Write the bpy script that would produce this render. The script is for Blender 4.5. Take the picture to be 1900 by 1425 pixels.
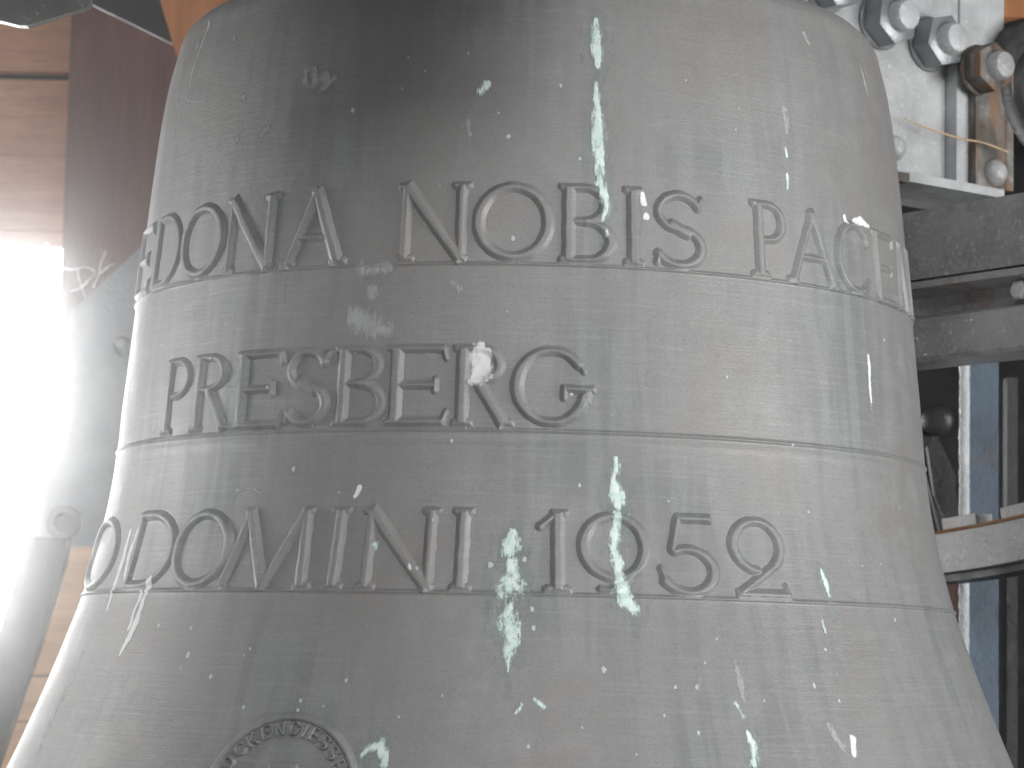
import bpy, bmesh, math, random
import numpy as np
from mathutils import Vector, Matrix, noise

for o in list(bpy.data.objects): bpy.data.objects.remove(o)
scn = bpy.context.scene
COL = scn.collection
random.seed(7); rng = np.random.default_rng(11)
R_ = math.radians

# ------------------------------------------------------------------ camera
cd = bpy.data.cameras.new('camera'); cam = bpy.data.objects.new('camera', cd); COL.objects.link(cam)
CAM_Y = -2.7521
cd.sensor_width = 36; cd.lens = 92.53; cd.clip_start = 0.05; cd.clip_end = 60
cam.matrix_world = Matrix.Translation((0, CAM_Y, 0)) @ (Matrix.Rotation(0.00405, 4, 'Z') @ Matrix.Rotation(0.10668, 4, 'X')
                    @ Matrix.Rotation(-0.02095, 4, 'Y') @ Matrix.Rotation(math.pi/2, 4, 'X'))
cd.dof.use_dof = True; cd.dof.focus_distance = 2.40; cd.dof.aperture_fstop = 14
scn.camera = cam

# ------------------------------------------------------------------ world and light
w = bpy.data.worlds.new('World'); scn.world = w; w.use_nodes = True
bg = w.node_tree.nodes['Background']; bg.inputs[0].default_value = (0.93, 0.96, 1.0, 1); bg.inputs[1].default_value = 0.12

def area(name, loc, target, sx, sy, power, col=(1, 1, 1)):
    l = bpy.data.lights.new(name, 'AREA'); l.shape = 'RECTANGLE'; l.size = sx; l.size_y = sy; l.energy = power; l.color = col
    o = bpy.data.objects.new(name, l); COL.objects.link(o); o.location = loc
    o.rotation_euler = (Vector(target) - Vector(loc)).to_track_quat('-Z', 'Y').to_euler(); return o
# belfry openings: daylight from the left (slightly behind the bell) and from the right front
area('opening_light_left', (-2.7, 0.50, 0.25), (-0.3, 0, 0.25), 0.8, 0.9, 52, (1.0, 0.99, 0.97))
area('opening_light_right', (2.9, -1.5, 0.15), (0.2, 0, 0.4), 2.0, 1.2, 110, (1.0, 0.995, 0.985))
area('front_fill_light', (0.2, -3.3, 2.0), (0.0, 0, 0.1), 3.2, 1.0, 64, (1.0, 1.0, 1.0))  # fill lamp added high in front to brighten the middle of the bell
area('low_fill_light', (-0.1, -2.1, -1.25), (0.0, -.3, 0.0), 1.6, 1.0, 9, (1.0, 0.98, 0.95))  # fill lamp added from below, stands in for floor bounce

scn.view_settings.view_transform = 'Standard'; scn.view_settings.look = 'None'
scn.view_settings.exposure = 0.0; scn.view_settings.gamma = 1.0; scn.view_settings.use_curve_mapping = False
scn.cycles.use_denoising = True
scn.cycles.use_adaptive_sampling = True; scn.cycles.adaptive_threshold = 0.025
scn.cycles.max_bounces = 4; scn.cycles.transparent_max_bounces = 20

# ------------------------------------------------------------------ tags and mesh helpers
def tag(o, label=None, cat=None, group=None, kind=None):
    for k, v_ in (('label', label), ('category', cat), ('group', group), ('kind', kind)):
        if v_: o[k] = v_
    return o
def empty(name, loc=(0, 0, 0)):
    o = bpy.data.objects.new(name, None); o.location = loc; COL.objects.link(o); o.empty_display_size = .05; return o
def link(name, me, mat, parent=None, smooth=False):
    o = bpy.data.objects.new(name, me); COL.objects.link(o)
    if mat: me.materials.append(mat)
    if smooth: me.shade_smooth()
    if parent:
        o.parent = parent
        o.matrix_parent_inverse = Matrix.Translation(-parent_world(parent))
    return o
def parent_world(p):
    v_ = Vector((0, 0, 0))
    return p.location.copy() if p.type == 'EMPTY' else v_     # mesh parts keep world coordinates
def from_bm(name, bm, mat, parent=None, smooth=False, bevel=0, seg=2):
    if bevel:
        es = [e for e in bm.edges if len(e.link_faces) == 2 and e.calc_face_angle(0) > .5]
        bmesh.ops.bevel(bm, geom=es, offset=bevel, segments=seg, affect='EDGES', profile=.6)
    bmesh.ops.recalc_face_normals(bm, faces=bm.faces[:])
    me = bpy.data.meshes.new(name); bm.to_mesh(me); bm.free()
    o = link(name, me, mat, parent)
    if smooth: me.shade_smooth()
    return o
def prism(name, mat, O, U, V, N, pts, depth, parent=None, bevel=0.0, rough=0.0):
    """outline pts (u,v) in the plane O+uU+vV, extruded by depth along N"""
    O, U, V, N = map(Vector, (O, U, V, N)); bm = bmesh.new()
    a = [bm.verts.new(O + U*p[0] + V*p[1]) for p in pts]; b = [bm.verts.new(O + U*p[0] + V*p[1] + N*depth) for p in pts]
    bm.faces.new(a); bm.faces.new(b[::-1])
    for i in range(len(pts)):
        j = (i+1) % len(pts); bm.faces.new((a[i], b[i], b[j], a[j]))
    if rough:
        bmesh.ops.subdivide_edges(bm, edges=bm.edges[:], cuts=6, use_grid_fill=True)
        for v_ in bm.verts: v_.co += noise.noise_vector(v_.co*14)*rough
    return from_bm(name, bm, mat, parent, bevel=bevel)
def rect(u0, u1, v0, v1): return [(u0, v0), (u1, v0), (u1, v1), (u0, v1)]
X, Y, Z = (1, 0, 0), (0, 1, 0), (0, 0, 1)
def slab(name, mat, y, pts, depth, parent=None, bevel=0.0, rough=0.0):      # outline in x,z, front at y, depth away from the camera
    return prism(name, mat, (0, y, 0), X, Z, Y, pts, depth, parent, bevel, rough)
def frame(axis):
    a = Vector(axis).normalized(); u = a.cross(Vector((0, 0, 1)));
    if u.length < .1: u = Vector((1, 0, 0))
    u.normalize(); return a, u, a.cross(u)
def lathe(name, mat, base, axis, prof, n=24, parent=None, smooth=True, turn=0.0, bevel=0):  # prof: (distance along the axis, radius)
    a, u, v_ = frame(axis); base = Vector(base); bm = bmesh.new(); rings = []
    for d, r in prof:
        rings.append([bm.verts.new(base + a*d + (u*math.cos(turn+2*math.pi*k/n) + v_*math.sin(turn+2*math.pi*k/n))*max(r, 1e-5)) for k in range(n)])
    for p, q in zip(rings, rings[1:]):
        for k in range(n): bm.faces.new((p[k], p[(k+1) % n], q[(k+1) % n], q[k]))
    bm.faces.new(rings[0][::-1]); bm.faces.new(rings[-1])
    o = from_bm(name, bm, mat, parent, bevel=bevel, seg=3)
    if smooth: o.data.shade_smooth(); o.data.set_sharp_from_angle(angle=R_(40))
    return o
def tube(name, mat, pts, r, parent=None, n=6, sub=4):
    P = [Vector(p) for p in pts]; Q = []
    for i in range(len(P)-1):
        p0, p1, p2, p3 = P[max(i-1, 0)], P[i], P[i+1], P[min(i+2, len(P)-1)]
        for k in range(sub):
            t = k/sub; Q.append(.5*((2*p1)+(p2-p0)*t+(2*p0-5*p1+4*p2-p3)*t*t+(3*p1-p0-3*p2+p3)*t**3))
    Q.append(P[-1]); bm = bmesh.new(); rings = []
    for i, q in enumerate(Q):
        a, u, v_ = frame(Q[min(i+1, len(Q)-1)] - Q[max(i-1, 0)])
        rr = r*(.8+.4*noise.noise(q*60))
        rings.append([bm.verts.new(q + (u*math.cos(2*math.pi*k/n)+v_*math.sin(2*math.pi*k/n))*rr) for k in range(n)])
    for p, q in zip(rings, rings[1:]):
        for k in range(n): bm.faces.new((p[k], p[(k+1) % n], q[(k+1) % n], q[k]))
    bm.faces.new(rings[0][::-1]); bm.faces.new(rings[-1])
    return from_bm(name, bm, mat, parent, smooth=True)

# ------------------------------------------------------------------ materials
class NT:
    def __init__(s, name):
        s.m = bpy.data.materials.new(name); s.m.use_nodes = True; s.t = s.m.node_tree; s.n = s.t.nodes
        s.b = s.n['Principled BSDF']; s.out = s.n['Material Output']
    def add(s, typ, **kw):
        n = s.n.new(typ)
        for k, v_ in kw.items():
            if hasattr(n, k) and k not in n.inputs: setattr(n, k, v_)
            else: n.inputs[k].default_value = v_
        return n
    def L(s, a, b): s.t.links.new(a, b)
    def set(s, **kw):
        for k, v_ in kw.items(): s.b.inputs[k.replace('_', ' ')].default_value = v_
    def coord(s, scale=(1, 1, 1), which='Object'):
        tc = s.add('ShaderNodeTexCoord'); mp = s.add('ShaderNodeMapping'); mp.inputs['Scale'].default_value = scale
        s.L(tc.outputs[which], mp.inputs[0]); return mp.outputs[0]
    def noise(s, vec, scale, detail=4, rough=.55, dist=0):
        n = s.add('ShaderNodeTexNoise'); n.inputs['Scale'].default_value = scale; n.inputs['Detail'].default_value = detail
        n.inputs['Roughness'].default_value = rough; n.inputs['Distortion'].default_value = dist
        if vec: s.L(vec, n.inputs['Vector'])
        return n.outputs['Fac']
    def ramp(s, fac, stops):
        r = s.add('ShaderNodeValToRGB'); e = r.color_ramp.elements
        while len(e) < len(stops): e.new(.5)
        for q, (p, c) in zip(e, stops): q.position = p; q.color = c if len(c) == 4 else (*c, 1)
        s.L(fac, r.inputs[0]); return r.outputs[0]
    def math(s, op, a, b=None, c=None, clamp=False):
        n = s.add('ShaderNodeMath'); n.operation = op; n.use_clamp = clamp
        for i, q in enumerate((a, b, c)):
            if q is None: continue
            if isinstance(q, (int, float)): n.inputs[i].default_value = q
            else: s.L(q, n.inputs[i])
        return n.outputs[0]
    def mix(s, fac, a, b, mode='MIX'):
        n = s.add('ShaderNodeMix'); n.data_type = 'RGBA'; n.blend_type = mode
        for i, q in ((0, fac), (6, a), (7, b)):
            if isinstance(q, (int, float)): n.inputs[i].default_value = q
            elif isinstance(q, tuple): n.inputs[i].default_value = q if len(q) == 4 else (*q, 1)
            else: s.L(q, n.inputs[i])
        return n.outputs[2]
    def bump(s, h, strength, dist, prev=None):
        n = s.add('ShaderNodeBump'); n.inputs['Strength'].default_value = strength; n.inputs['Distance'].default_value = dist
        s.L(h, n.inputs['Height'])
        if prev: s.L(prev, n.inputs['Normal'])
        return n.outputs[0]
g = lambda v_: (v_, v_, v_, 1)

def mat_bronze():
    s = NT('weathered_bronze'); obj = s.coord()
    sep = s.add('ShaderNodeSeparateXYZ'); s.L(obj, sep.inputs[0])
    th = s.math('ARCTAN2', sep.outputs[0], s.math('MULTIPLY', sep.outputs[1], -1)); z = sep.outputs[2]
    def cyl(a, b, off=0):
        c = s.add('ShaderNodeCombineXYZ'); s.L(s.math('MULTIPLY', th, a), c.inputs[0]); s.L(s.math('MULTIPLY', z, b), c.inputs[1]); c.inputs[2].default_value = off; return c.outputs[0]
    streak = s.noise(cyl(4.2, 330), 1, 3, .62, .5)            # turning marks of the loam template
    fine = s.noise(cyl(12, 900, 3), 1, 3, .6, .8)
    runs = s.noise(cyl(22, 5.0, 5), 1, 2, .6, .6)             # vertical run marks
    blotch = s.noise(obj, 5.5, 3, .55, .4)
    grain = s.noise(obj, 560, 2, .6)
    mott = s.noise(obj, 38, 4, .6)
    base = s.ramp(blotch, [(.30, (.240, .232, .226)), (.52, (.256, .255, .254)), (.72, (.238, .253, .259))])
    base = s.mix(s.math('MULTIPLY', s.ramp(runs, [(.42, g(1)), (.56, g(0))]), s.math('MULTIPLY', s.ramp(blotch, [(.45, g(.2)), (.62, g(1))]), .42)), base, (.150, .152, .154))
    base = s.mix(s.math('MULTIPLY', s.ramp(streak, [(.50, g(0)), (.75, g(1))]), s.math('MULTIPLY', s.ramp(blotch, [(.40, g(.25)), (.6, g(1))]), .34)), base, (.38, .378, .372))
    base = s.mix(s.math('MULTIPLY', s.ramp(mott, [(.55, g(0)), (.75, g(1))]), .18), base, (.36, .37, .36))
    base = s.mix(s.math('MULTIPLY', s.ramp(grain, [(.35, g(1)), (.55, g(0))]), .30), base, (.13, .13, .13))
    s.L(base, s.b.inputs['Base Color'])
    s.set(Metallic=.25)
    s.L(s.ramp(mott, [(.3, g(.50)), (.7, g(.62))]), s.b.inputs['Roughness'])
    hsum = s.math('MULTIPLY_ADD', streak, .00016, s.math('MULTIPLY_ADD', fine, .00010, s.math('MULTIPLY_ADD', grain, .00016, s.math('MULTIPLY', mott, .0005))))
    s.L(s.bump(hsum, 1.0, 1.0), s.b.inputs['Normal']); return s.m
def mat_stain(name, c1, c2, scale, cover):
    s = NT(name); obj = s.coord((1, 1, .28)); obj2 = s.coord()
    a = s.add('ShaderNodeAttribute'); a.attribute_name = 'cover'
    n1 = s.noise(obj, scale, 5, .72, .4); n2 = s.noise(obj2, 130, 3, .6); n3 = s.noise(obj, 70, 2, .5)
    f = s.math('ADD', a.outputs['Fac'], s.math('ADD', s.math('MULTIPLY', s.math('SUBTRACT', n1, .5), 3.2), s.math('MULTIPLY', s.math('SUBTRACT', n3, .5), 1.6)))
    al = s.math('MULTIPLY', s.ramp(f, [(.20, g(0)), (.46, g(.5)), (.80, g(1))]), cover)
    s.L(s.math('MULTIPLY', al, s.ramp(a.outputs['Fac'], [(0.02, g(0)), (.15, g(1))])), s.b.inputs['Alpha'])
    s.L(s.mix(s.ramp(n2, [(.35, g(0)), (.65, g(1))]), c1, c2), s.b.inputs['Base Color'])
    s.set(Roughness=.75); s.L(s.bump(n1, .5, .001), s.b.inputs['Normal']); return s.m
def mat_paint(name, c, rough=.4, rust=.0, spots=.25, lump=.5, metal=0.0, scale=1.0, dark=.6):
    s = NT(name); obj = s.coord((scale,)*3)
    n1 = s.noise(obj, 18, 5, .6); n2 = s.noise(obj, 150, 4, .6); n3 = s.noise(obj, 7, 5, .65, .6)
    base = s.mix(s.math('MULTIPLY', s.ramp(n1, [(.38, g(1)), (.62, g(0))]), .55), c, tuple(q*dark for q in c))
    base = s.mix(s.math('MULTIPLY', s.ramp(n2, [(.58, g(0)), (.72, g(1))]), spots), base, tuple(min(1, q*1.7+.05) for q in c))
    if rust: base = s.mix(s.ramp(n3, [(.66-rust*.5, g(0)), (.78-rust*.5, g(1))]), base, (.20, .095, .042))
    s.L(base, s.b.inputs['Base Color']); s.set(Metallic=metal)
    s.L(s.ramp(n1, [(.3, g(rough*.8)), (.7, g(min(1, rough*1.3)))]), s.b.inputs['Roughness'])
    s.L(s.bump(n2, .35*lump, .003, s.bump(n1, .5*lump, .006)), s.b.inputs['Normal']); return s.m
def mat_rust():                                             # grimy grey paint with rust runs
    s = NT('rusted_grey_paint'); v1 = s.coord((1, 1, .22)); o2 = s.coord()
    n1 = s.noise(v1, 46, 4, .6, .5); n2 = s.noise(o2, 60, 5, .65); n3 = s.noise(v1, 24, 3, .6, .8)
    base = s.ramp(n2, [(.3, (.075, .070, .062)), (.55, (.17, .165, .155)), (.75, (.30, .30, .295))])
    base = s.mix(s.math('MULTIPLY', s.ramp(n1, [(.47, g(0)), (.60, g(1))]), .8), base, (.21, .105, .050))
    base = s.mix(s.math('MULTIPLY', s.ramp(n3, [(.50, g(0)), (.62, g(1))]), .75), base, (.055, .042, .030))
    s.L(base, s.b.inputs['Base Color']); s.set(Roughness=.7); s.L(s.bump(n2, .5, .004), s.b.inputs['Normal']); return s.m
def mat_wood(name, c1, c2, axis):
    s = NT(name); sc = {'x': (1.2, 14, 14), 'z': (14, 14, 1.2)}[axis]; obj = s.coord(sc); o2 = s.coord()
    n1 = s.noise(obj, 3.2, 6, .6, .8); n2 = s.noise(obj, 16, 4, .6, .3); n3 = s.noise(o2, 5, 3, .5)
    base = s.mix(s.ramp(n1, [(.32, g(0)), (.68, g(1))]), c1, c2)
    base = s.mix(s.math('MULTIPLY', s.ramp(n2, [(.3, g(1)), (.5, g(0))]), .45), base, tuple(q*.45 for q in c1))
    base = s.mix(s.math('MULTIPLY', s.ramp(n3, [(.4, g(1)), (.6, g(0))]), .35), base, tuple(q*.7 for q in c1))
    s.L(base, s.b.inputs['Base Color']); s.set(Roughness=.75); s.L(s.bump(n2, .4, .003), s.b.inputs['Normal']); return s.m
def mat_emit(name, c, k):
    s = NT(name); e = s.add('ShaderNodeEmission'); e.inputs[0].default_value = (*c, 1); e.inputs[1].default_value = k
    s.L(e.outputs[0], s.out.inputs[0]); return s.m

M = dict(
    bronze=mat_bronze(),
    verdigris=mat_stain('verdigris_crust', (.52, .68, .63), (.74, .82, .79), 260, 1.0),
    dropping=mat_stain('white_dropping', (.72, .74, .73), (.85, .86, .85), 200, .95),
    halo=mat_stain('green_tarnish', (.30, .36, .34), (.36, .43, .41), 90, .34),
    smear=mat_stain('pale_smear', (.42, .44, .43), (.55, .57, .56), 150, .55),
    pale=mat_paint('pale_grey_paint', (.42, .43, .438), .42, .03, .35, 1.0),
    palerust=mat_rust(),
    nut=mat_paint('dull_steel', (.27, .28, .29), .34, .10, .3, .5, .35),
    nutend=mat_paint('bolt_end_steel', (.48, .49, .50), .48, .04, .5, 1.2, .1),
    beam=mat_paint('grey_beam_paint', (.29, .293, .296), .27, .0, .5, 1.9),
    rim=mat_paint('light_grey_steel', (.36, .363, .366), .30, .05, .45, 1.7),
    rust=mat_paint('rust_scale', (.30, .19, .10), .8, .5, .2, .8),
    blue=mat_paint('blue_grey_paint', (.078, .118, .160), .40, .10, .15, .5),
    bead=mat_paint('lumpy_highlight_paint', (.62, .64, .65), .20, .0, .5, 2.2, scale=1.6),  # pale colour stands in for the highlight along the post edge
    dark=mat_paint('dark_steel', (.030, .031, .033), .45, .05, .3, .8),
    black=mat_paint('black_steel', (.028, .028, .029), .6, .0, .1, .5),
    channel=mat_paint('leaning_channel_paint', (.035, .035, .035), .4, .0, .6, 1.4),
    plate=mat_paint('grey_gusset_paint', (.17, .18, .19), .5, .0, .3, .5),
    hammer=mat_paint('worn_hammer_steel', (.20, .20, .195), .42, .0, .9, 1.2, .3),
    redwood=mat_wood('red_brown_board', (.40, .20, .13), (.54, .285, .19), 'x'),
    post=mat_wood('purple_brown_post', (.090, .042, .036), (.140, .064, .050), 'z'),
    orange=mat_wood('orange_timber', (.34, .135, .050), (.46, .20, .085), 'z'),
    tan=mat_wood('tan_plank', (.40, .235, .125), (.52, .33, .19), 'x'),
    straw=mat_paint('straw', (.55, .40, .24), .7, 0, .2, .3),
    web=mat_paint('dusty_wire', (.75, .75, .74), .6, 0, .2, .3),
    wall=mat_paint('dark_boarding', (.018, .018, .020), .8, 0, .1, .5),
    sky=mat_emit('daylight_sky', (1, 1, 1), 24.0),
)

# ------------------------------------------------------------------ the bell
KN = np.array([-.34, -.28, -.20, -.12, -.06, 0, .02, .05, .09, .13, .17, .21, .26, .31, .36, .41, .46, .50, .56, .60, .625])
KV = np.array([.655, .630, .573, .5215, .4945, .4708, .4634, .4528, .4410, .4312, .4238, .4188, .4146, .4097, .4050, .4000, .3952, .3912, .3840, .3770, .3705])
KM = np.gradient(KV, KN)
def rad(z):
    z = np.clip(np.asarray(z, float), KN[0], KN[-1]); i = np.clip(np.searchsorted(KN, z)-1, 0, len(KN)-2)
    h = KN[i+1]-KN[i]; t = (z-KN[i])/h
    r = (2*t**3-3*t**2+1)*KV[i]+(t**3-2*t**2+t)*h*KM[i]+(-2*t**3+3*t**2)*KV[i+1]+(t**3-t**2)*h*KM[i+1]
    for zc, hh, ww in RIDGES: r = r + hh*np.exp(-((z-zc)/ww)**2)
    return r
RIDGES = [(.3605, .0017, .0013), (.2085, .0016, .0016), (.0628, .0020, .0015), (.1995, .0004, .004)]
def on_bell(th, z, h=0.0):                        # angle from the front (radians), height, relief
    r = rad(z)+h
    return np.stack([r*np.sin(th), -r*np.cos(th), z+0*th], -1)

bell = empty('bell', (0, 0, -.34))
tag(bell, 'large grey bronze church bell with raised lettering and green streaks', 'bell')
zs = set(np.round(np.arange(-.34, .6251, .005), 5))
for zc, _, ww in RIDGES: zs |= set(np.round(np.arange(zc-3.5*ww, zc+3.6*ww, .0004 if ww < .003 else .0015), 5))
zs = sorted(zs)
prof = [(r, z) for r, z in zip(rad(np.array(zs)), zs)]
prof += [(.3690, .632), (.3665, .639), (.3620, .646), (.3540, .653), (.342, .659), (.32, .666), (.28, .674), (.2, .683), (.12, .69), (.03, .693)]
inner = [(.03, .655), (.12, .652), (.25, .64), (.31, .625), (.335, .60), (.345, .55), (.36, .41), (.375, .21), (.40, .09), (.43, -.0), (.50, -.14), (.58, -.28), (.625, -.336)]
prof = inner[::-1][0:0] + prof + inner
NS = 540
bm = bmesh.new(); rings = []
for r, z in prof:
    rings.append([bm.verts.new((r*math.sin(2*math.pi*k/NS), -r*math.cos(2*math.pi*k/NS), z)) for k in range(NS)])
rings.append(rings[0])
for p, q in zip(rings, rings[1:]):
    for k in range(NS): bm.faces.new((p[k], p[(k+1) % NS], q[(k+1) % NS], q[k]))
body = from_bm('bell_body', bm, M['bronze'], bell, smooth=True)

# --- lettering: strokes -> distance field -> cast relief
def arc(cx, cy, rx, ry, a0, a1, w0, w1=None, n=22):      # degrees, 0 = right, 90 = up ; w0 at the sides, w1 at top and bottom
    w1 = w0 if w1 is None else w1; out = []
    for k in range(n+1):
        a = R_(a0+(a1-a0)*k/n); c = abs(math.cos(a)); out.append((cx+rx*math.cos(a), cy+ry*math.sin(a), w1+(w0-w1)*c*c))
    return ('c', out)
def ln(x0, y0, x1, y1, w0, w1=None): return ('c', [(x0, y0, w0), (x1, y1, w0 if w1 is None else w1)])
def st(x0, y0, x1, y1, w): return ('q', (x0, y0, x1, y1, w))
T, H_ = .132, .086
def ser(x, y, w=.10, t=.04):                            # serif foot (y=0) or head (y=1) with small brackets
    yy = .022 if y < .5 else .978; d = 1 if y < .5 else -1
    return [('x', x, yy, w, t), ('b', x, yy+d*.025, w*.80, .03)]
def glyph(ch, W):
    g_ = []
    if ch == 'I':
        g_ = [st(.5*W, 0, .5*W, 1, T)] + ser(.5*W, 0, .12) + ser(.5*W, 1, .12)
    elif ch == 'E':
        g_ = [st(.16*W, 0, .16*W, 1, T), st(.1*W, .965, .93*W, .965, .07), st(.1*W, .035, .95*W, .035, .07), st(.16*W, .50, .80*W, .50, .065),
              ln(.93*W, .96, .97*W, .84, .06, .04), ln(.93*W, .04, 1.0*W, .17, .06, .04), ln(.80*W, .57, .80*W, .43, .05)] + ser(.16*W, 0, .12) + ser(.16*W, 1, .12)
    elif ch == 'D':
        g_ = [st(.13*W, 0, .13*W, 1, T*.9), arc(.40*W, .5, .55*W, .47, -90, 90, T, H_), st(.1*W, .97, .42*W, .97, H_), st(.1*W, .03, .42*W, .03, H_)] + ser(.13*W, 0, .1) + ser(.13*W, 1, .1)
    elif ch == 'O':
        g_ = [arc(.5*W, .5, .5*W-.055, .455, 0, 360, T, H_*1.1, 40)]
    elif ch == 'N':
        g_ = [st(.13*W, 0, .13*W, 1, H_*1.1), st(.88*W, 0, .88*W, 1, H_*1.25), st(.11*W, 1.0, .90*W, .0, T*1.05)] + ser(.13*W, 0, .11) + ser(.1*W, 1, .09) + ser(.88*W, 1, .11)
    elif ch == 'A':
        g_ = [st(.10*W, 0, .52*W, 1, H_*1.05), st(.49*W, 1, .89*W, 0, T*1.05), st(.24*W, .36, .74*W, .36, .06)] + ser(.10*W, 0, .10) + ser(.89*W, 0, .11)
    elif ch == 'B':
        g_ = [st(.16*W, 0, .16*W, 1, T), arc(.45*W, .755, .40*W, .215, -90, 90, T*.95, .07), arc(.48*W, .275, .46*W, .245, -90, 90, T, .07),
              st(.16*W, .97, .47*W, .97, .07), st(.16*W, .53, .50*W, .53, .06), st(.16*W, .03, .50*W, .03, .07)] + ser(.14*W, 0, .1) + ser(.14*W, 1, .1)
    elif ch == 'S':
        up = arc(.50*W, .735, .40*W, .225, 20, 270, .085, .085)[1]; lo = arc(.50*W, .275, .44*W, .235, 90, -155, .11, .09)[1]
        lo = [(x, y-.0, w_) for x, y, w_ in lo]; g_ = [('c', up+lo), ln(.87*W, .82, .95*W, .93, .05), ln(.10*W, .18, .05*W, .06, .05), ln(.36*W, .56, .66*W, .46, .125)]
    elif ch == 'P':
        g_ = [st(.2*W, 0, .2*W, 1, T*.9), arc(.48*W, .735, .46*W, .235, -90, 90, T*.9, .065), st(.2*W, .97, .5*W, .97, .065), st(.3*W, .50, .5*W, .50, .06)] + ser(.2*W, 0, .14) + ser(.16*W, 1, .1)
    elif ch == 'R':
        g_ = [st(.16*W, 0, .16*W, 1, T), arc(.42*W, .755, .36*W, .215, -90, 90, T*.9, .065), st(.16*W, .97, .44*W, .97, .065), st(.16*W, .54, .44*W, .54, .06), st(.42*W, .55, .88*W, 0, T)] + ser(.16*W, 0, .12) + ser(.14*W, 1, .1) + ser(.9*W, 0, .09)
    elif ch == 'C':
        g_ = [arc(.55*W, .5, .50*W, .455, 48, 318, T, .08, 36), ln(.88*W, .83, .93*W, .72, .06, .045)]
    elif ch == 'G':
        g_ = [arc(.47*W, .5, .42*W, .455, 40, 345, T, .08, 40), st(.60*W, .475, .99*W, .475, .06), st(.90*W, .47, .885*W, .30, .10), ln(.80*W, .80, .86*W, .70, .06, .045), ln(.62*W, .49, .62*W, .36, .055)]
    elif ch == 'M':
        g_ = [st(.07*W, 0, .26*W, 1, H_*1.15), st(.24*W, 1, .50*W, .0, T*1.05), st(.49*W, 0, .82*W, 1, H_*1.1), st(.82*W, 1, .86*W, 0, T)] + ser(.07*W, 0, .08) + ser(.87*W, 0, .11) + ser(.25*W, 1, .07) + ser(.83*W, 1, .08)
    elif ch == '1':
        g_ = [st(.62*W, 0, .62*W, 1, T), ln(.60*W, .97, .10*W, .80, .06, .075)] + ser(.6*W, 0, .16) + ser(.68*W, 1, .10)
    elif ch == '9':
        g_ = [arc(.5*W, .575, .44*W, .385, 0, 360, T, .085, 40), ln(.72*W, .24, .62*W, .13, .09, .08), ln(.62*W, .13, .40*W, .035, .08, .06), ln(.40*W, .035, .28*W, .05, .06, .05)]
    elif ch == '5':
        g_ = [st(.36*W, .96, .94*W, .96, .085), ln(.36*W, .95, .24*W, .56, .075), arc(.48*W, .30, .44*W, .27, 118, -150, T, .08), ln(.10*W, .17, .04*W, .32, .07, .06)]
    elif ch == '2':
        g_ = [arc(.50*W, .655, .42*W, .315, -50, 266, T*.95, .08, 34), ln(.77*W, .41, .10*W, .05, .085, .07), st(.06*W, .045, .98*W, .045, .09), ln(.96*W, .05, .93*W, .16, .05)]
    elif ch == 'K':
        g_ = [st(.16*W, 0, .16*W, 1, T), st(.2*W, .42, .85*W, 1, T*.9), st(.4*W, .55, .9*W, 0, T)]
    elif ch == 'L':
        g_ = [st(.16*W, 0, .16*W, 1, T), st(.1*W, .06, .9*W, .06, T)]
    return g_
def sdf(strokes, x, y, fat=1.0):
    d = np.full(x.shape, 9.0)
    def seg(ax, ay, bx, by, w0, w1):
        vx, vy = bx-ax, by-ay; L2 = vx*vx+vy*vy+1e-9; t = np.clip(((x-ax)*vx+(y-ay)*vy)/L2, 0, 1)
        return np.hypot(x-ax-t*vx, y-ay-t*vy) - (w0+(w1-w0)*t)*.5*fat
    def box(cx, cy, ux, uy, hl, hw):
        a = np.abs((x-cx)*ux+(y-cy)*uy)-hl; b = np.abs(-(x-cx)*uy+(y-cy)*ux)-hw
        return np.hypot(np.maximum(a, 0), np.maximum(b, 0))+np.minimum(np.maximum(a, b), 0)
    for s in strokes:
        if s[0] == 'c':
            for (ax, ay, aw), (bx, by, bw) in zip(s[1], s[1][1:]): d = np.minimum(d, seg(ax, ay, bx, by, aw, bw))
        elif s[0] == 'q':
            ax, ay, bx, by, w_ = s[1]; l = math.hypot(bx-ax, by-ay); d = np.minimum(d, box((ax+bx)/2, (ay+by)/2, (bx-ax)/l, (by-ay)/l, l/2, w_*.5*fat))
        elif s[0] in 'xb': d = np.minimum(d, box(s[1], s[2], 1, 0, s[3], s[4]*.5*fat))
    return d
CAP = .0715                                                # cap height in metres
def relief_profile(d, edge, top):                          # d in cap heights, soft cast edge with draft
    t = np.clip((edge-d)/(2*edge), 0, 1); s = .65*t+.35*t*t*(3-2*t)
    dome = np.clip(-d/.09, 0, 1)*.06
    return top*(s+dome*s)
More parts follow.
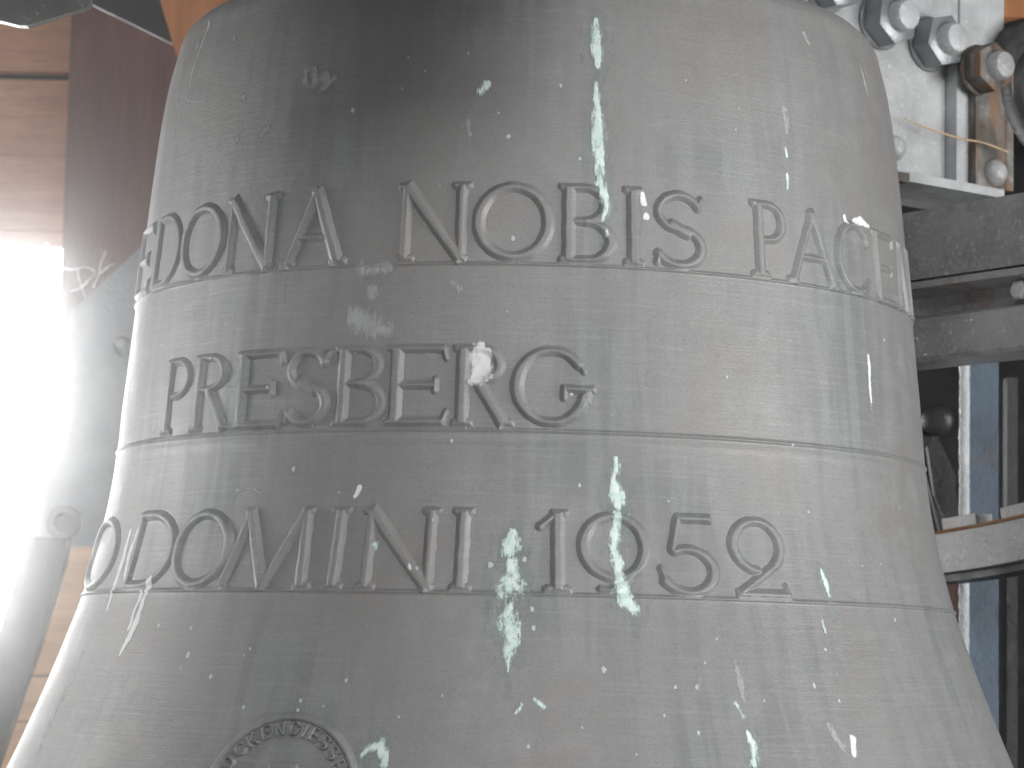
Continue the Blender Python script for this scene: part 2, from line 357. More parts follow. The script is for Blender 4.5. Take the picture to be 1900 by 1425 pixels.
LETTERS = [  # char, angle from, angle to (degrees round the bell), baseline height
    ('E', -78.5, -68.0, .3635), ('D', -65.9, -56.4, .3635), ('O', -55.8, -45.4, .3635), ('N', -45.2, -35.3, .3635), ('A', -34.0, -24.0, .3635),
    ('N', -17.0, -7.2, .3635), ('O', -6.7, 3.5, .3635), ('B', 4.4, 11.5, .3635), ('I', 12.3, 15.9, .3635), ('S', 16.8, 24.0, .3630),
    ('P', 31.6, 37.0, .3630), ('A', 37.2, 47.6, .3620), ('C', 47.6, 56.2, .3610), ('E', 57.6, 65.8, .3600), ('M', 66.6, 79.0, .3600),
    ('P', -55.6, -49.4, .2135), ('R', -48.5, -40.6, .2135), ('E', -40.0, -31.9, .2130), ('S', -31.4, -25.0, .2130), ('B', -24.1, -17.2, .2130),
    ('E', -17.1, -9.3, .2130), ('R', -8.6, -1.3, .2130), ('G', -1.2, 9.0, .2130),
    ('O', -79.0, -62.5, .0660), ('D', -57.5, -46.9, .0660), ('O', -47.0, -36.8, .0655), ('M', -38.2, -23.7, .0655), ('I', -23.4, -19.9, .0655),
    ('N', -18.9, -9.2, .0655), ('I', -8.6, -4.6, .0655), ('1', 2.0, 5.9, .0655), ('9', 6.9, 15.2, .0650), ('5', 16.2, 23.7, .0655), ('2', 25.4, 33.3, .0650)]
TOPH = .0038
def make_relief(name, gx, gy, hgt, place, parent, mat, label=None, floor_=.00005):
    """gx, gy: 1-D grid coordinates; hgt 2-D relief; keeps the cells that rise above the surface and sinks their rim"""
    keepv = hgt > floor_; cell = keepv[:-1, :-1] | keepv[1:, :-1] | keepv[:-1, 1:] | keepv[1:, 1:]
    used = np.zeros_like(keepv); used[:-1, :-1] |= cell; used[1:, :-1] |= cell; used[:-1, 1:] |= cell; used[1:, 1:] |= cell
    idx = -np.ones(used.shape, int); idx[used] = np.arange(used.sum())
    GX, GY = np.meshgrid(gx, gy, indexing='xy')
    P = place(GX[used], GY[used], np.where(keepv[used], hgt[used]+.00002, -.0009))
    j, i = np.nonzero(cell)
    F = np.stack([idx[j, i], idx[j, i+1], idx[j+1, i+1], idx[j+1, i]], 1)
    me = bpy.data.meshes.new(name); me.from_pydata(P.tolist(), [], F.tolist()); me.update()
    o = link(name, me, mat, parent, smooth=True)
    if label: o['label'] = label
    return o, used, idx
FIELDS = []
WORD = {'1': 'digit one', '9': 'digit nine', '5': 'digit five', '2': 'digit two'}
for li, (ch, a0, a1, zb) in enumerate(LETTERS):
    rm = float(rad(zb+CAP/2)); W = R_(a1-a0)*rm/CAP; st_ = glyph(ch, W)
    gx = np.arange(-.10, W+.10, .0098); gy = np.arange(-.10, 1.12, .0098)
    GX, GY = np.meshgrid(gx, gy); wob = .0035*np.sin(GX*23+li)*np.cos(GY*19+li*2)
    d = sdf(st_, GX, GY, .85 if a0 > 56 else 1.0)+wob
    top = TOPH*(.92+.16*random.random())*(.8 if a0 > 56 else 1)
    hgt = relief_profile(d, .033, top)
    place = lambda u, v_, h, a0=a0, rm=rm, zb=zb: on_bell(R_(a0)+u*CAP/rm, zb+v_*CAP, h)
    make_relief('letter', gx, gy, hgt, place, bell, M['bronze'], floor_=.00012)
    FIELDS.append((R_(a0), rm, zb, W, st_, top))
def relief_at(th, z):
    h = np.zeros_like(th)
    for a0, rm, zb, W, st_, top in FIELDS:
        u = (th-a0)*rm/CAP; v_ = (z-zb)/CAP; m = (u > -.1) & (u < W+.1) & (v_ > -.1) & (v_ < 1.1)
        if m.any(): h[m] = np.maximum(h[m], relief_profile(sdf(st_, u[m], v_[m]), .033, top))
    return h

# --- founder's medallion, cut by the lower edge of the picture
MR = .0760; MTH, MZ = R_(-23.2), -.0440-.0760*.92
mrad = float(rad(MZ))
def med(u, v_, h): return on_bell(MTH+u/mrad, MZ+v_*.92, h)
gx = np.arange(-.086, .0861, .0010); GX, GY = np.meshgrid(gx, gx)
rr = np.hypot(GX, GY); hg = .0042*np.clip(1-np.abs(rr-(MR-.0035))/.0042, 0, 1)**.6
seal = empty('seal', (0, 0, 0)); seal.parent = bell; seal.matrix_parent_inverse = Matrix.Translation((0, 0, .34))
seal['label'] = 'round raised founder seal with ring of letters'
def seal_link(o): o.parent = seal; o.matrix_parent_inverse = Matrix.Identity(4)
o, _, _ = make_relief('seal_rim', gx, gx, hg, med, None, M['bronze']); seal_link(o)
for ch, ang in zip('GLOCKENGIESSEREI', (-91, -77, -63, -49, -36, -22.5, -9, 5, 15.5, 25, 37, 49.5, 62, 74, 86, 96)):
    W = .25 if ch == 'I' else .78; hh = .0125; a = R_(ang)
    lx = np.arange(-.15, W+.15, .05); ly = np.arange(-.15, 1.16, .05); LX, LY = np.meshgrid(lx, ly)
    d = sdf(glyph(ch, W), LX, LY, 1.38)
    def pl(u, v_, h, a=a, W=W):
        px = (u-W/2)*hh; py = MR-.0205+v_*hh; return med(px*math.cos(a)+py*math.sin(a), -px*math.sin(a)+py*math.cos(a), h)
    o, _, _ = make_relief('letter', lx, ly, relief_profile(d, .07, .0042), pl, None, M['bronze'], floor_=.0001); seal_link(o)
hg = .0024*(np.clip((.0150-np.abs(GX-.001))/.0012, 0, 1)*np.clip((.0300-np.abs(GY))/.0012, 0, 1)) \
   - .0024*(np.clip((.0098-np.abs(GX-.001))/.0012, 0, 1)*np.clip((.0030-np.abs(GY-.0215))/.0012, 0, 1)) \
   - .0024*(np.clip((.0098-np.abs(GX-.001))/.0012, 0, 1)*np.clip((.012-np.abs(GY+.004))/.0012, 0, 1))
o, _, _ = make_relief('emblem', gx, gx, hg, med, None, M['bronze'], floor_=.0001); seal_link(o)

# --- deposits on the bronze: (degrees, height, radius in mm) chains that drape over the letters
VERDIGRIS = [[(9.13,0.593,2.8),(9.32,0.5768,4.8),(9.29,0.5617,5.2),(9.41,0.5486,2.4)],[(9.15,0.5327,1.9),(9.25,0.5145,4.3),(9.44,0.4939,4.8),(9.65,0.4684,5.7),(9.43,0.4481,5.7),(9.64,0.4355,4.8),(10.0,0.4256,3.8),(10.36,0.4156,2.8),(10.0,0.4039,1.9)],[(10.27,0.3919,2.4),(10.41,0.388,1.9)],[(-5.87,0.5283,3.8),(-6.42,0.5221,3.8)],[(-0.76,0.1183,2.4),(-0.84,0.1063,7.1),(-1.13,0.099,5.7)],[(-0.79,0.0895,5.7),(-0.86,0.0752,9.0),(-0.84,0.0681,11.4)],[(-0.79,0.053,4.3),(-1.02,0.0351,8.5),(-0.86,0.0211,7.1),(-0.92,0.0071,3.8),(-0.93,-0.0044,1.4)],[(11.58,0.186,1.9),(11.7,0.1788,3.3),(11.21,0.1665,2.8),(11.5,0.1521,6.2),(11.8,0.1449,4.3)],[(11.42,0.1351,3.3),(11.14,0.1181,4.3),(10.94,0.1037,3.8),(11.45,0.0918,5.7),(11.43,0.0799,3.8),(11.62,0.0704,5.7),(12.15,0.0587,6.6),(13.07,0.0503,4.3)],[(38.31,0.4907,2.4),(38.42,0.4839,1.9)],[(38.31,0.4645,1.4),(38.26,0.4515,1.9)],[(38.79,0.0918,1.4),(39.19,0.0796,2.8),(39.37,0.0698,1.9)],[(37.37,0.0473,1.4),(37.37,0.0367,1.4)],[(24.13,-0.0536,1.9),(24.48,-0.065,3.8),(24.16,-0.0809,3.8)],[(23.42,-0.0283,1.9),(23.94,-0.0398,1.9)],[(-15.11,-0.0779,2.4),(-14.36,-0.0714,3.3),(-13.41,-0.0685,4.3),(-12.81,-0.0773,3.8),(-12.52,-0.0871,3.8)],[(-16.92,0.1036,3.8),(-16.88,0.1007,2.4)],[(-12.44,0.0857,2.4)],[(0.05,-0.0395,1.4),(0.58,-0.033,2.4)],[(1.88,-0.0282,2.4),(2.87,-0.0344,2.4)]]
DROPPING = [[(-59.82,0.1216,1.9),(-59.76,0.0928,3.3),(-59.99,0.0668,2.8),(-59.71,0.046,1.4)],[(-50.1,0.075,2.8),(-50.84,0.0558,2.8),(-50.79,0.0355,3.8),(-51.18,0.0178,3.8),(-51.83,0.0026,1.4)],[(-51.61,0.0609,2.4),(-52.04,0.0456,1.9),(-51.94,0.0279,1.9)],[(-57.41,0.1236,1.4),(-58.16,0.0978,2.4),(-57.42,0.0769,1.9)],[(50.24,0.4352,1.9),(50.44,0.4307,1.9)],[(52.18,0.4319,2.4),(54.85,0.4358,3.3),(56.96,0.4332,1.9)],[(53.68,0.303,1.4),(53.73,0.2926,2.8),(53.46,0.282,1.9),(53.5,0.2585,0.9)],[(37.43,-0.0578,2.8),(36.99,-0.0718,2.4)],[(-19.71,0.1557,1.9),(-20.17,0.1483,1.4)],[(15.27,0.4303,1.4),(15.55,0.4213,1.9)],[(15.83,0.4104,1.9)],[(-5.25,0.2844,2.76),(-5.21,0.2756,5.9799999999999995),(-5.14,0.2608,7.13),(-5.72,0.2539,4.944999999999999)]]
SMEAR = [[(-59.22,0.628,2.4),(-60.82,0.5929,2.4),(-62.21,0.5508,1.9)],[(-62.14,0.6111,3.8)],[(-33.07,0.542,4.8),(-31.01,0.5416,6.6),(-29.26,0.5447,3.3)],[(-32.97,0.5521,3.3),(-31.49,0.5537,2.4)],[(-30.24,0.5293,1.9),(-28.09,0.5412,3.8)],[(-39.89,0.4949,3.3),(-38.7,0.5019,3.8)],[(-35.66,0.5012,1.9),(-34.01,0.5132,1.4)],[(-45.05,0.4951,2.8)],[(-21.8,0.3566,5.7),(-20.1,0.3552,6.6),(-17.74,0.3582,3.8)],[(-21.93,0.3115,8.5),(-19.61,0.3035,10.4),(-17.74,0.2997,5.7)],[(-9.19,0.3423,2.8),(-8.25,0.3363,2.8)],[(-20.07,0.3361,4.8)],[(38.53,0.5279,3.3),(38.55,0.5147,2.8),(38.7,0.5069,1.9)],[(-8.06,0.4921,3.8),(-7.85,0.4808,2.4)],[(24.02,0.0091,1.4),(24.33,-0.0073,2.4),(24.35,-0.0259,1.9)],[(-62.35,0.0045,1.4),(-62.29,-0.0213,3.3),(-63.59,-0.0523,4.3),(-63.13,-0.088,3.8)],[(60.75,0.5955,1.9),(61.71,0.5723,1.9)],[(44.78,0.6118,1.4),(45.55,0.6022,1.4)],[(54.73,0.6088,1.9),(55.25,0.5961,1.4)],[(-37.68,0.1551,1.4),(-35.06,0.1571,1.4),(-33.15,0.1493,0.9)],[(-44.9,0.537,2.8)],[(-43.96,0.5578,1.9)],[(-49.52,0.6008,2.4),(-48.09,0.5939,1.4)],[(19.59,-0.008,1.9),(19.33,-0.0173,1.9)],[(34.43,-0.0461,2.4),(35.58,-0.0648,3.8)],[(-67.57,0.5909,1.4),(-64.63,0.5203,1.4)],[(53.24,0.261,1.4),(53.33,0.2506,0.9)]]
SPECK = [(-1.61,0.3836,1.8),(-29.17,0.1736,1.8),(-21.58,0.2789,0.9),(-34.9,-0.0149,1.8),(-39.26,0.0038,2.2),(-45.95,0.0305,1.4),(-40.06,0.0283,1.4),(-39.79,-0.0084,0.9),(-3.24,0.0877,2.2),(0.62,0.0931,1.8),(1.73,0.0332,1.8),(1.54,0.0496,1.8),(9.2,-0.0013,2.2),(20.54,0.0061,0.9),(16.78,-0.0153,1.4),(19.18,-0.015,1.8),(33.88,-0.0117,1.8),(18.69,-0.0541,1.4),(26.89,-0.0256,0.9),(1.28,-0.0677,1.4),(-18.07,-0.0153,1.4),(-29.45,-0.0409,1.4),(-24.62,0.5086,1.8),(-17.42,0.5267,0.9),(-16.88,0.5566,0.9),(-8.41,0.559,0.9),(-2.58,0.4794,1.8),(-3.97,0.5013,0.9),(4.32,0.5285,1.4),(6.97,0.4599,1.4),(15.27,0.4303,0.9),(18.02,0.149,0.9),(7.06,0.1607,1.4),(-8.5,0.1982,1.4),(36.45,0.2078,1.4),(-6.77,0.2095,0.9),(-26.94,0.2129,0.9),(-11.59,0.0834,1.4),(22.38,0.0276,0.9),(36.79,0.0206,1.4),(59.18,0.3233,1.4),(22.09,0.5426,0.9),(29.69,0.5012,0.9),(-20.08,-0.0379,0.9),(-11.86,-0.0454,0.9),(-7.59,-0.0263,0.9),(6.66,-0.0511,0.9),(11.94,-0.0729,0.9),(-22.8,-0.0339,1.4),(-22.87,-0.0422,1.4),(-59.05,0.3033,0.9),(-43.12,0.3145,0.9),(-34.05,0.2495,1.4),(6.02,0.243,1.8),(38.28,0.1462,0.9),(46.74,0.0992,0.9),(51.07,0.0503,1.4),(36.92,-0.0247,1.4),(-6.14,0.2854,1.4),(-45.09,0.282,1.4)]
def stain(name, chain, mat, soft=1.0, boost=0.0):
    c = [(R_(a), z, r*.001) for a, z, r in chain]
    if len(c) == 1: c = c+[(c[0][0]+.001, c[0][1]-.002, c[0][2])]
    rm = float(rad(np.mean([q[1] for q in c]))); pad = .006
    t0 = min(q[0]-q[2]/rm for q in c)-pad/rm; t1 = max(q[0]+q[2]/rm for q in c)+pad/rm
    z0 = min(q[1]-q[2] for q in c)-pad; z1 = max(q[1]+q[2] for q in c)+pad
    gx = np.arange(t0, t1, .0009/rm); gy = np.arange(z0, z1, .0009); GX, GY = np.meshgrid(gx, gy); d = np.full(GX.shape, 9.0)
    for (ax, ay, aw), (bx, by, bw) in zip(c, c[1:]):
        x, y = (GX-ax)*rm, GY-ay; vx, vy = (bx-ax)*rm, by-ay; t = np.clip((x*vx+y*vy)/(vx*vx+vy*vy+1e-9), 0, 1)
        wv = aw+(bw-aw)*t; d = np.minimum(d, (np.hypot(x-t*vx, y-t*vy)-wv)/np.maximum(wv, .002))
    cov = np.clip(.44+boost-d*(.62+boost)*soft, 0, .92+boost)
    lift = .00008 if name == 'tarnish_halo' else .00035
    h = relief_at(GX.ravel(), GY.ravel()).reshape(GX.shape)+lift+.0002*np.clip(cov, 0, 1)*(lift > .0001)
    place = lambda u, v_, hh: on_bell(u, v_, hh)
    keep = cov > .03
    o, used, idx = make_relief(name, gx, gy, np.where(keep, h+.00011, 0), lambda u, v_, hh: on_bell(u, v_, np.maximum(hh, 0)), bell, mat, floor_=.0001)
    hv = np.where(keep, cov, 0)[used]
    # rim vertices keep to the surface
    at_ = o.data.attributes.new('cover', 'FLOAT', 'POINT'); at_.data.foreach_set('value', hv.astype(np.float32))
    rimz = ~keep[used]
    if rimz.any():
        GXu, GYu = GX[used], GY[used]; hs = relief_at(GXu, GYu)+lift-.00003; P = on_bell(GXu, GYu, np.where(rimz, hs, h[used]))
        o.data.vertices.foreach_set('co', P.astype(np.float32).ravel()); o.data.update()
    return o
for c in VERDIGRIS:
    if len(c) >= 3:
        lo = min(c, key=lambda q: q[1])
        stain('tarnish_halo', [(a, z, r*1.5+3) for a, z, r in sorted(c, key=lambda q: -q[1])]+[(lo[0]+.05, lo[1]-.022, 3.0)], M['halo'], .8)
for c in VERDIGRIS: stain('verdigris_streak', [(a, z, r*.88) for a, z, r in c], M['verdigris'])
for c in DROPPING: stain('white_streak', c, M['dropping'], 1.0, .30)
for c in SMEAR: stain('pale_smear', c, M['smear'])
bm = bmesh.new()
sp = list(SPECK)+[(random.uniform(-70, 70), random.uniform(-.09, .6), random.choice((.5, .6, .7, .9, 1.1))) for _ in range(30)]
for a, z, r in sp:
    a = R_(a); rm = float(rad(z)); c = []; n = 9; ph = random.random()*6
    hh = float(relief_at(np.array([a]), np.array([z]))[0])
    pk = [on_bell(np.array(a), np.array(z), hh+.0005)]
    for k in range(n):
        q = r*.001*(.75+.5*random.random()); t_ = 2*math.pi*k/n
        pk.append(on_bell(np.array(a+q*math.cos(t_)/rm), np.array(z+q*1.35*math.sin(t_)), hh+.0001))
    vs = [bm.verts.new(p) for p in pk]
    for k in range(n): bm.faces.new((vs[0], vs[1+k], vs[1+(k+1) % n]))
sm = NT('speck_white'); sm.set(Base_Color=(.50, .53, .52, 1), Roughness=.8)
sp_o = from_bm('specks', bm, sm.m, bell, smooth=True); sp_o['kind'] = 'stuff'

# ------------------------------------------------------------------ right side: the steel bell frame
E1, E2 = Vector((.6, -.8, 0)), Vector((-.8, -.6, 0)); B2 = -E2
def fp(s, e, z): return Vector((.44, .30, 0)) + B2*s + E1*e + Vector((0, 0, z))    # s along the plate, e towards its front, z height
# bearing support: plate, block, flange, nuts
sup = tag(empty('bearing_support', fp(.1, -.03, .575)), 'pale grey painted bearing plate with big hex nuts right of bell shoulder', 'bearing plate')
prism('face_plate', M['pale'], fp(0, -.03, 0), B2, Z, -E1, [(-.16, .586), (.104, .586), (.104, .736), (.126, .737), (.126, .98), (-.16, .98)], .02, sup, .002)
prism('rust_cheek', M['palerust'], fp(0, -.0, 0), B2, Z, -E1, rect(.126, .192, .588, .741), .05, sup, .006)
prism('rib', M['pale'], fp(0, -.012, 0), B2, Z, -E1, rect(.1055, .1255, .588, .735), .04, sup, .004)
prism('upper_plate', M['pale'], fp(0, -.026, 0), B2, Z, -E1, rect(.1263, .2040, .742, .985), .03, sup, .002, rough=.0010)
prism('flange', M['pale'], fp(0, 0, 0), B2, Z, -E1, rect(.014, .176, .5775, .5885), .12, sup, .002)
prism('flange_end', M['palerust'], fp(0, .0, 0), B2, Z, -E1, rect(-.12, .0125, .576, .5872), .12, sup, .002)
lathe('round_bolt_head', M['pale'], fp(.016, -.03, .622), E1, [(0, .0155), (.006, .0150), (.012, .011), (.0155, .004)], 20, sup)
lathe('round_bolt_head', M['rim'], fp(.158, .0, .606), E1, [(0, .0165), (.006, .0158), (.012, .011), (.0155, .004)], 20, sup)
def hexnut(s, e, z, turn, m1, m2, sc=1.0):
    p = fp(s, e, z)
    o = lathe('washer', m1, p, E1, [(0, .034*sc), (.003*sc, .0342*sc), (.0042*sc, .033*sc)], 28, sup)
    n_ = lathe('nut', m1, p+E1*.0045, E1, [(0, .0315*sc), (.0006, .0328*sc), (.0265*sc, .0328*sc), (.0295*sc, .0270*sc)], 6, sup, True, R_(turn), .0022)
    lathe('bolt_end', m2, p+E1*.030*sc, E1, [(0, .0192*sc), (.0145*sc, .0192*sc), (.0195*sc, .0165*sc), (.0215*sc, .011*sc)], 22, n_)
hexnut(-.098, -.029, .800, 12, M['nut'], M['nutend'])
hexnut(-.008, -.029, .771, 22, M['nut'], M['nutend'])
hexnut(.074, -.029, .757, 15, M['nut'], M['nutend'])
hexnut(.128, .001, .728, 30, M['palerust'], M['rim'], .92)
# ring of the bearing drum beyond the block
a_, u_, v2_ = frame(E1)
bm = bmesh.new(); c0 = fp(.262, .0, .725); rg = []
for k in range(40):
    t_ = 2*math.pi*k/40; dv = (u_*math.cos(t_)+v2_*math.sin(t_))
    rg.append([bm.verts.new(c0+dv*(r)+a_*d) for r, d in ((.094, -.05), (.094, 0), (.088, .004), (.078, .004), (.074, 0), (.074, -.010), (.058, -.012), (.052, -.005), (.040, -.005), (.040, -.05))])
for k in range(40):
    p, q = rg[k], rg[(k+1) % 40]
    for i in range(10): bm.faces.new((p[i], p[(i+1) % 10], q[(i+1) % 10], q[i]))
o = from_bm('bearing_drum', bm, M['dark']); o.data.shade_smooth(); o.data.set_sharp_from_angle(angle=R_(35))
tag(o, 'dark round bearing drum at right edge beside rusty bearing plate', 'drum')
o = tube('straw', M['straw'], [fp(.008, -.002, .6525), fp(.05, -.006, .6475), fp(.095, .002, .640), fp(.125, .012, .6375), fp(.165, .016, .6305)], .0014)
tag(o, 'thin tan straw lying across the pale bearing plate', 'straw')

# frame girder: upper channel and lower channel, running towards the viewer on the right
GO = Vector((.4516, .30, 0))
gird = tag(empty('frame_girder', GO+Vector((0, 0, .36))), 'grey painted double steel channel girder beside bell lettering', 'girder')
prism('upper_channel', M['beam'], GO-E1*.22, E2, Z, E1, [(0, .4585), (0, .5395), (-.06, .5395), (-.06, .4585)], .62, gird, .003)
prism('lower_channel', M['rim'], GO-E1*.22, E2, Z, E1, [(.001, .4555), (.001, .4475), (-.030, .4405), (-.034, .430), (-.034, .4215), (.000, .411), (.004, .404), (.004, .366), (.001, .3605), (-.06, .3605), (-.06, .4555)], .62, gird, .0015)
lathe('bolt_head', M['nutend'], GO+E1*.158+E2*(-.026)+Vector((0, 0, .432)), E2, [(0, .012), (.016, .012), (.019, .009)], 6, gird, False)

# blue angle post, with the lumpy edge, its bright highlight put in as colour
post = tag(empty('angle_post', (.59, .60, -.2)), 'blue grey painted steel angle post below girder on right', 'post')
prism('web', M['blue'], (.5735, .606, 0), (.9972, .075, 0), Z, (-.075, .9972, 0), [(0, -.3), (.0385, -.3), (.0375, .46), (0, .46)], .012, post, .002)
bm = bmesh.new(); prv = None
for k in range(150):
    z_ = -.3+.76*k/149; xo = -.013*(z_+.1)*.0
    ring_ = []
    for i in range(10):
        t_ = 2*math.pi*i/10; rr_ = .0062*(1+.18*noise.noise(Vector((i*.5, 3, z_*160))))
        ring_.append(bm.verts.new((.5665+rr_*1.1*math.cos(t_)+xo, .604+rr_*math.sin(t_), z_)))
    if prv:
        for i in range(10): bm.faces.new((prv[i], prv[(i+1) % 10], ring_[(i+1) % 10], ring_[i]))
    else: bm.faces.new(ring_[::-1])
    prv = ring_
bm.faces.new(prv); from_bm('rolled_edge', bm, M['bead'], post, smooth=True)

# curved wheel rim with lugs
WO = Vector((.521, .50, 0))
whl = tag(empty('wheel_rim', WO+Vector((.05, 0, .12))), 'light grey curved steel rim with rusty top edge and lugs', 'wheel rim')
ts = np.linspace(-.10, .32, 22); top = lambda t: .1735+.085*t+.22*t*t; bot = lambda t: .1250+.070*t+.28*t*t
prism('rim_band', M['rim'], WO, E1, Z, B2, [(t, bot(t)) for t in ts]+[(t, top(t)) for t in ts[::-1]], .035, whl, .0015)
prism('top_strip', M['rust'], WO+E2*.002, E1, Z, B2, [(t, top(t)+.0005) for t in ts]+[(t, top(t)+.0042) for t in ts[::-1]], .045, whl)
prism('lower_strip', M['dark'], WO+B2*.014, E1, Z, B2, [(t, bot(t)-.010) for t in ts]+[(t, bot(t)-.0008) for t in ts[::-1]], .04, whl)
for t0, t1 in ((-.003, .052), (.094, .16)):
    prism('lug', M['rim'], WO+B2*.006, E1, Z, B2, [(t0, top(t0)+.0046), (t1, top(t1)+.0046), (t1-.002, top(t1)+.019), (t0-.003, top(t0)+.0185)], .03, whl, .002)
# dark linkage in the shadow under the girder
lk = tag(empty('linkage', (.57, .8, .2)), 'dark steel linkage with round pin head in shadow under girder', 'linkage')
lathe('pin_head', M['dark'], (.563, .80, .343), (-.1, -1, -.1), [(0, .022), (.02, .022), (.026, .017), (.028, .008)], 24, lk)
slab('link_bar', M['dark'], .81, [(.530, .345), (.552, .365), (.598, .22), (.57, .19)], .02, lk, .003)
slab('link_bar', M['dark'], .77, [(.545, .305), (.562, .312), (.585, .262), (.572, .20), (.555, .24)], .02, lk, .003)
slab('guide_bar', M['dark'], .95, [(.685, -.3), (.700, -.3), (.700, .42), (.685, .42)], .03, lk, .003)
o = slab('timber_post', M['post'], 1.0, rect(.55, .625, -.5, .17), .1, None, .004); tag(o, 'brown timber post glimpsed between bell flank and blue post', 'timber')
o = slab('timber_beam', M['orange'], 1.2, rect(.66, 1.6, 1.004, 1.3), .16, None, .004); tag(o, 'orange timber beam end in the top right corner', 'timber')

# ------------------------------------------------------------------ left side
# boards of the belfry wall, each a part of the boarding
bw = empty('belfry_boarding', (-1.3, 2.3, .8)); tag(bw, 'red brown horizontal board wall behind bell on left', 'board wall')
for z0, z1, dy in ((1.136, 1.52, 0), (.972, 1.121, .006), (.823, .969, .0), (.79, .82, .004)):
    slab('board', M['redwood'], 2.3+dy, rect(-2.6, -.72, z0, z1), .03, bw, .004)
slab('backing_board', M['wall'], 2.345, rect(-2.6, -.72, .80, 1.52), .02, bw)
o = slab('wooden_post', M['post'], 2.0, rect(-.846, -.55, .60, 1.5), .2, None, .006); tag(o, 'dark purple brown upright timber left of bell shoulder', 'timber post')
o = slab('diagonal_strut', M['black'], 1.5, [(-.74, 1.079), (-.575, 1.0015), (-.50, 1.06), (-.62, 1.16), (-.74, 1.16)], .012, None, .002); tag(o, 'black diagonal strut crossing above bell shoulder at top left', 'strut')
o = slab('timber_brace', M['orange'], 1.2, [(-.571, 1.012), (-.538, .912), (-.40, .912), (-.40, 1.2), (-.633, 1.2)], .12, None, .004); tag(o, 'orange brown timber behind left shoulder of bell', 'timber')
# steel block in the top left corner, nearer than the wall
hm = tag(empty('steel_block', (-.5, -.22, .61)), 'dark scuffed steel block poking into the top left corner', 'steel block')
slab('block', M['hammer'], -.25, [(-.62, .628), (-.5145, .6125), (-.497, .6085), (-.4881, .6083), (-.437, .6255), (-.4290, .6290), (-.4275, .6345), (-.432, .66), (-.45, .95), (-.62, .95)], .014, hm, .0018)
slab('shade_arm', M['hammer'], -.74, rect(-.60, .06, .70, .86), .489, hm, .01)  # added out of view to shade the top of the bell
slab('shade_arm_lower', M['hammer'], -.72, rect(-.40, .0, .632, .699), .26, hm, .01)  # unseen lower piece, added to deepen that shade

# gusset plate with bolts
gs = tag(empty('gusset_plate', (-.72, 1.8, .2)), 'hazy grey steel gusset plate between bright opening and bell', 'steel plate')
slab('plate', M['plate'], 1.8, [(-.853, .19), (-.60, .19), (-.60, .583), (-.792, .606), (-.795, .36), (-.835, .31)], .02, gs, .002)
lathe('bolt_head', M['plate'], (-.699, 1.799, .542), (0, -1, 0), [(0, .016), (.010, .015), (.016, .008)], 18, gs)
lathe('bolt_head', M['dark'], (-.787, 1.799, .23), (0, -1, 0), [(0, .030), (.012, .030), (.018, .022), (.018, .016), (.006, .014)], 26, gs)
o = slab('steel_brace', M['plate'], 1.85, [(-.796, .609), (-.60, .587), (-.60, .80), (-.676, .727)], .03, None, .002); tag(o, 'pale sloping brace end above grey gusset plate', 'brace')
o = slab('diagonal_channel', M['channel'], 1.6, [(-.8146+.002, .195), (-.748, .195), (-.7527, .1541), (-.7907, .0124), (-.8438, -.1618), (-.95, -.50), (-1.05, -.50), (-.8524, .0447)], .05, None, .003); tag(o, 'dark steel channel leaning down left under gusset plate', 'channel')
tp = tag(empty('tan_boarding', (-.75, 2.0, -.3)), 'tan horizontal planks seen between leaning channel and bell flank', 'planks')
for x0, z0, z1, dy in ((-.884, -.0345, .230, 0), (-.935, -.1165, -.0375, .004), (-.975, -.30, -.1195, .0)):
    slab('plank', M['tan'], 2.0+dy, rect(x0, -.40, z0, z1), .03, tp, .003)
slab('backing', M['wall'], 2.036, [(-.94, -.29), (-.40, -.29), (-.40, .22), (-.877, .22), (-.877, -.06), (-.94, -.06)], .01, tp)
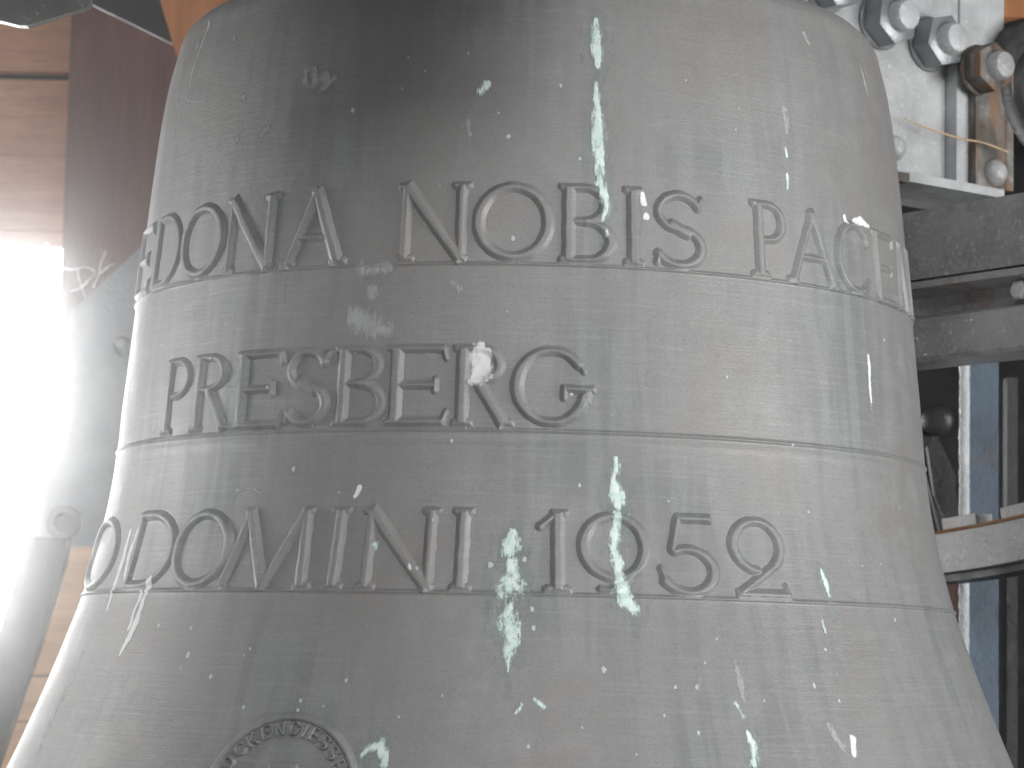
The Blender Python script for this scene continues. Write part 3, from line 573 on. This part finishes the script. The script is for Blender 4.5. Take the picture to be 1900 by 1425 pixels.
# tangled wire
wr = tag(empty('wire_tangle', (-.80, 1.9, .69)), 'tangle of thin pale wire beside the bright opening', 'wire')
for pts in ([(-.8706, 1.9, .690), (-.8577, 1.9, .735), (-.845, 1.91, .712), (-.838, 1.9, .695), (-.8125, 1.9, .6876), (-.798, 1.89, .688), (-.785, 1.9, .6935), (-.765, 1.9, .684)],
            [(-.798, 1.9, .688), (-.795, 1.89, .672), (-.7917, 1.9, .660), (-.7816, 1.9, .6348), (-.775, 1.9, .63)],
            [(-.765, 1.9, .684), (-.778, 1.895, .668), (-.7917, 1.9, .655), (-.81, 1.9, .648)],
            [(-.750, 1.9, .722), (-.757, 1.9, .70), (-.762, 1.9, .675), (-.77, 1.9, .655)], [(-.732, 1.9, .70), (-.745, 1.9, .694), (-.758, 1.9, .682)]):
    tube('wire', M['web'], pts, .0016, wr)
# blown-out daylight in the opening and the dark interior behind the bell
o = slab('sky', M['sky'], 2.62, rect(-1.9, -.70, -.04, .95), .01); tag(o, kind='structure')
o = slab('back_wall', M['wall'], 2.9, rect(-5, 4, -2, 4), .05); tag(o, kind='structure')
# scattering air added to imitate lens glare round the bright opening
bm = bmesh.new(); bmesh.ops.create_cube(bm, size=1)
for v_ in bm.verts: v_.co = Vector((v_.co.x*9, (v_.co.y)*6.05-.475, v_.co.z*3.2+.2))
hz = NT('glare_air'); hz.n.remove(hz.b); pv = hz.add('ShaderNodeVolumePrincipled')
pv.inputs['Color'].default_value = (1, 1, 1, 1); pv.inputs['Density'].default_value = .019; pv.inputs['Anisotropy'].default_value = .955
pw = hz.add('ShaderNodeVolumePrincipled'); pw.inputs['Color'].default_value = (1, 1, 1, 1)     # narrow lobe for the tight glare, scatters almost straight on
pw.inputs['Density'].default_value = .012; pw.inputs['Anisotropy'].default_value = .985
ad = hz.add('ShaderNodeAddShader'); hz.L(pv.outputs[0], ad.inputs[0]); hz.L(pw.outputs[0], ad.inputs[1])
hz.L(ad.outputs[0], hz.out.inputs['Volume'])
o = from_bm('glare_haze', bm, hz.m); tag(o, kind='stuff')
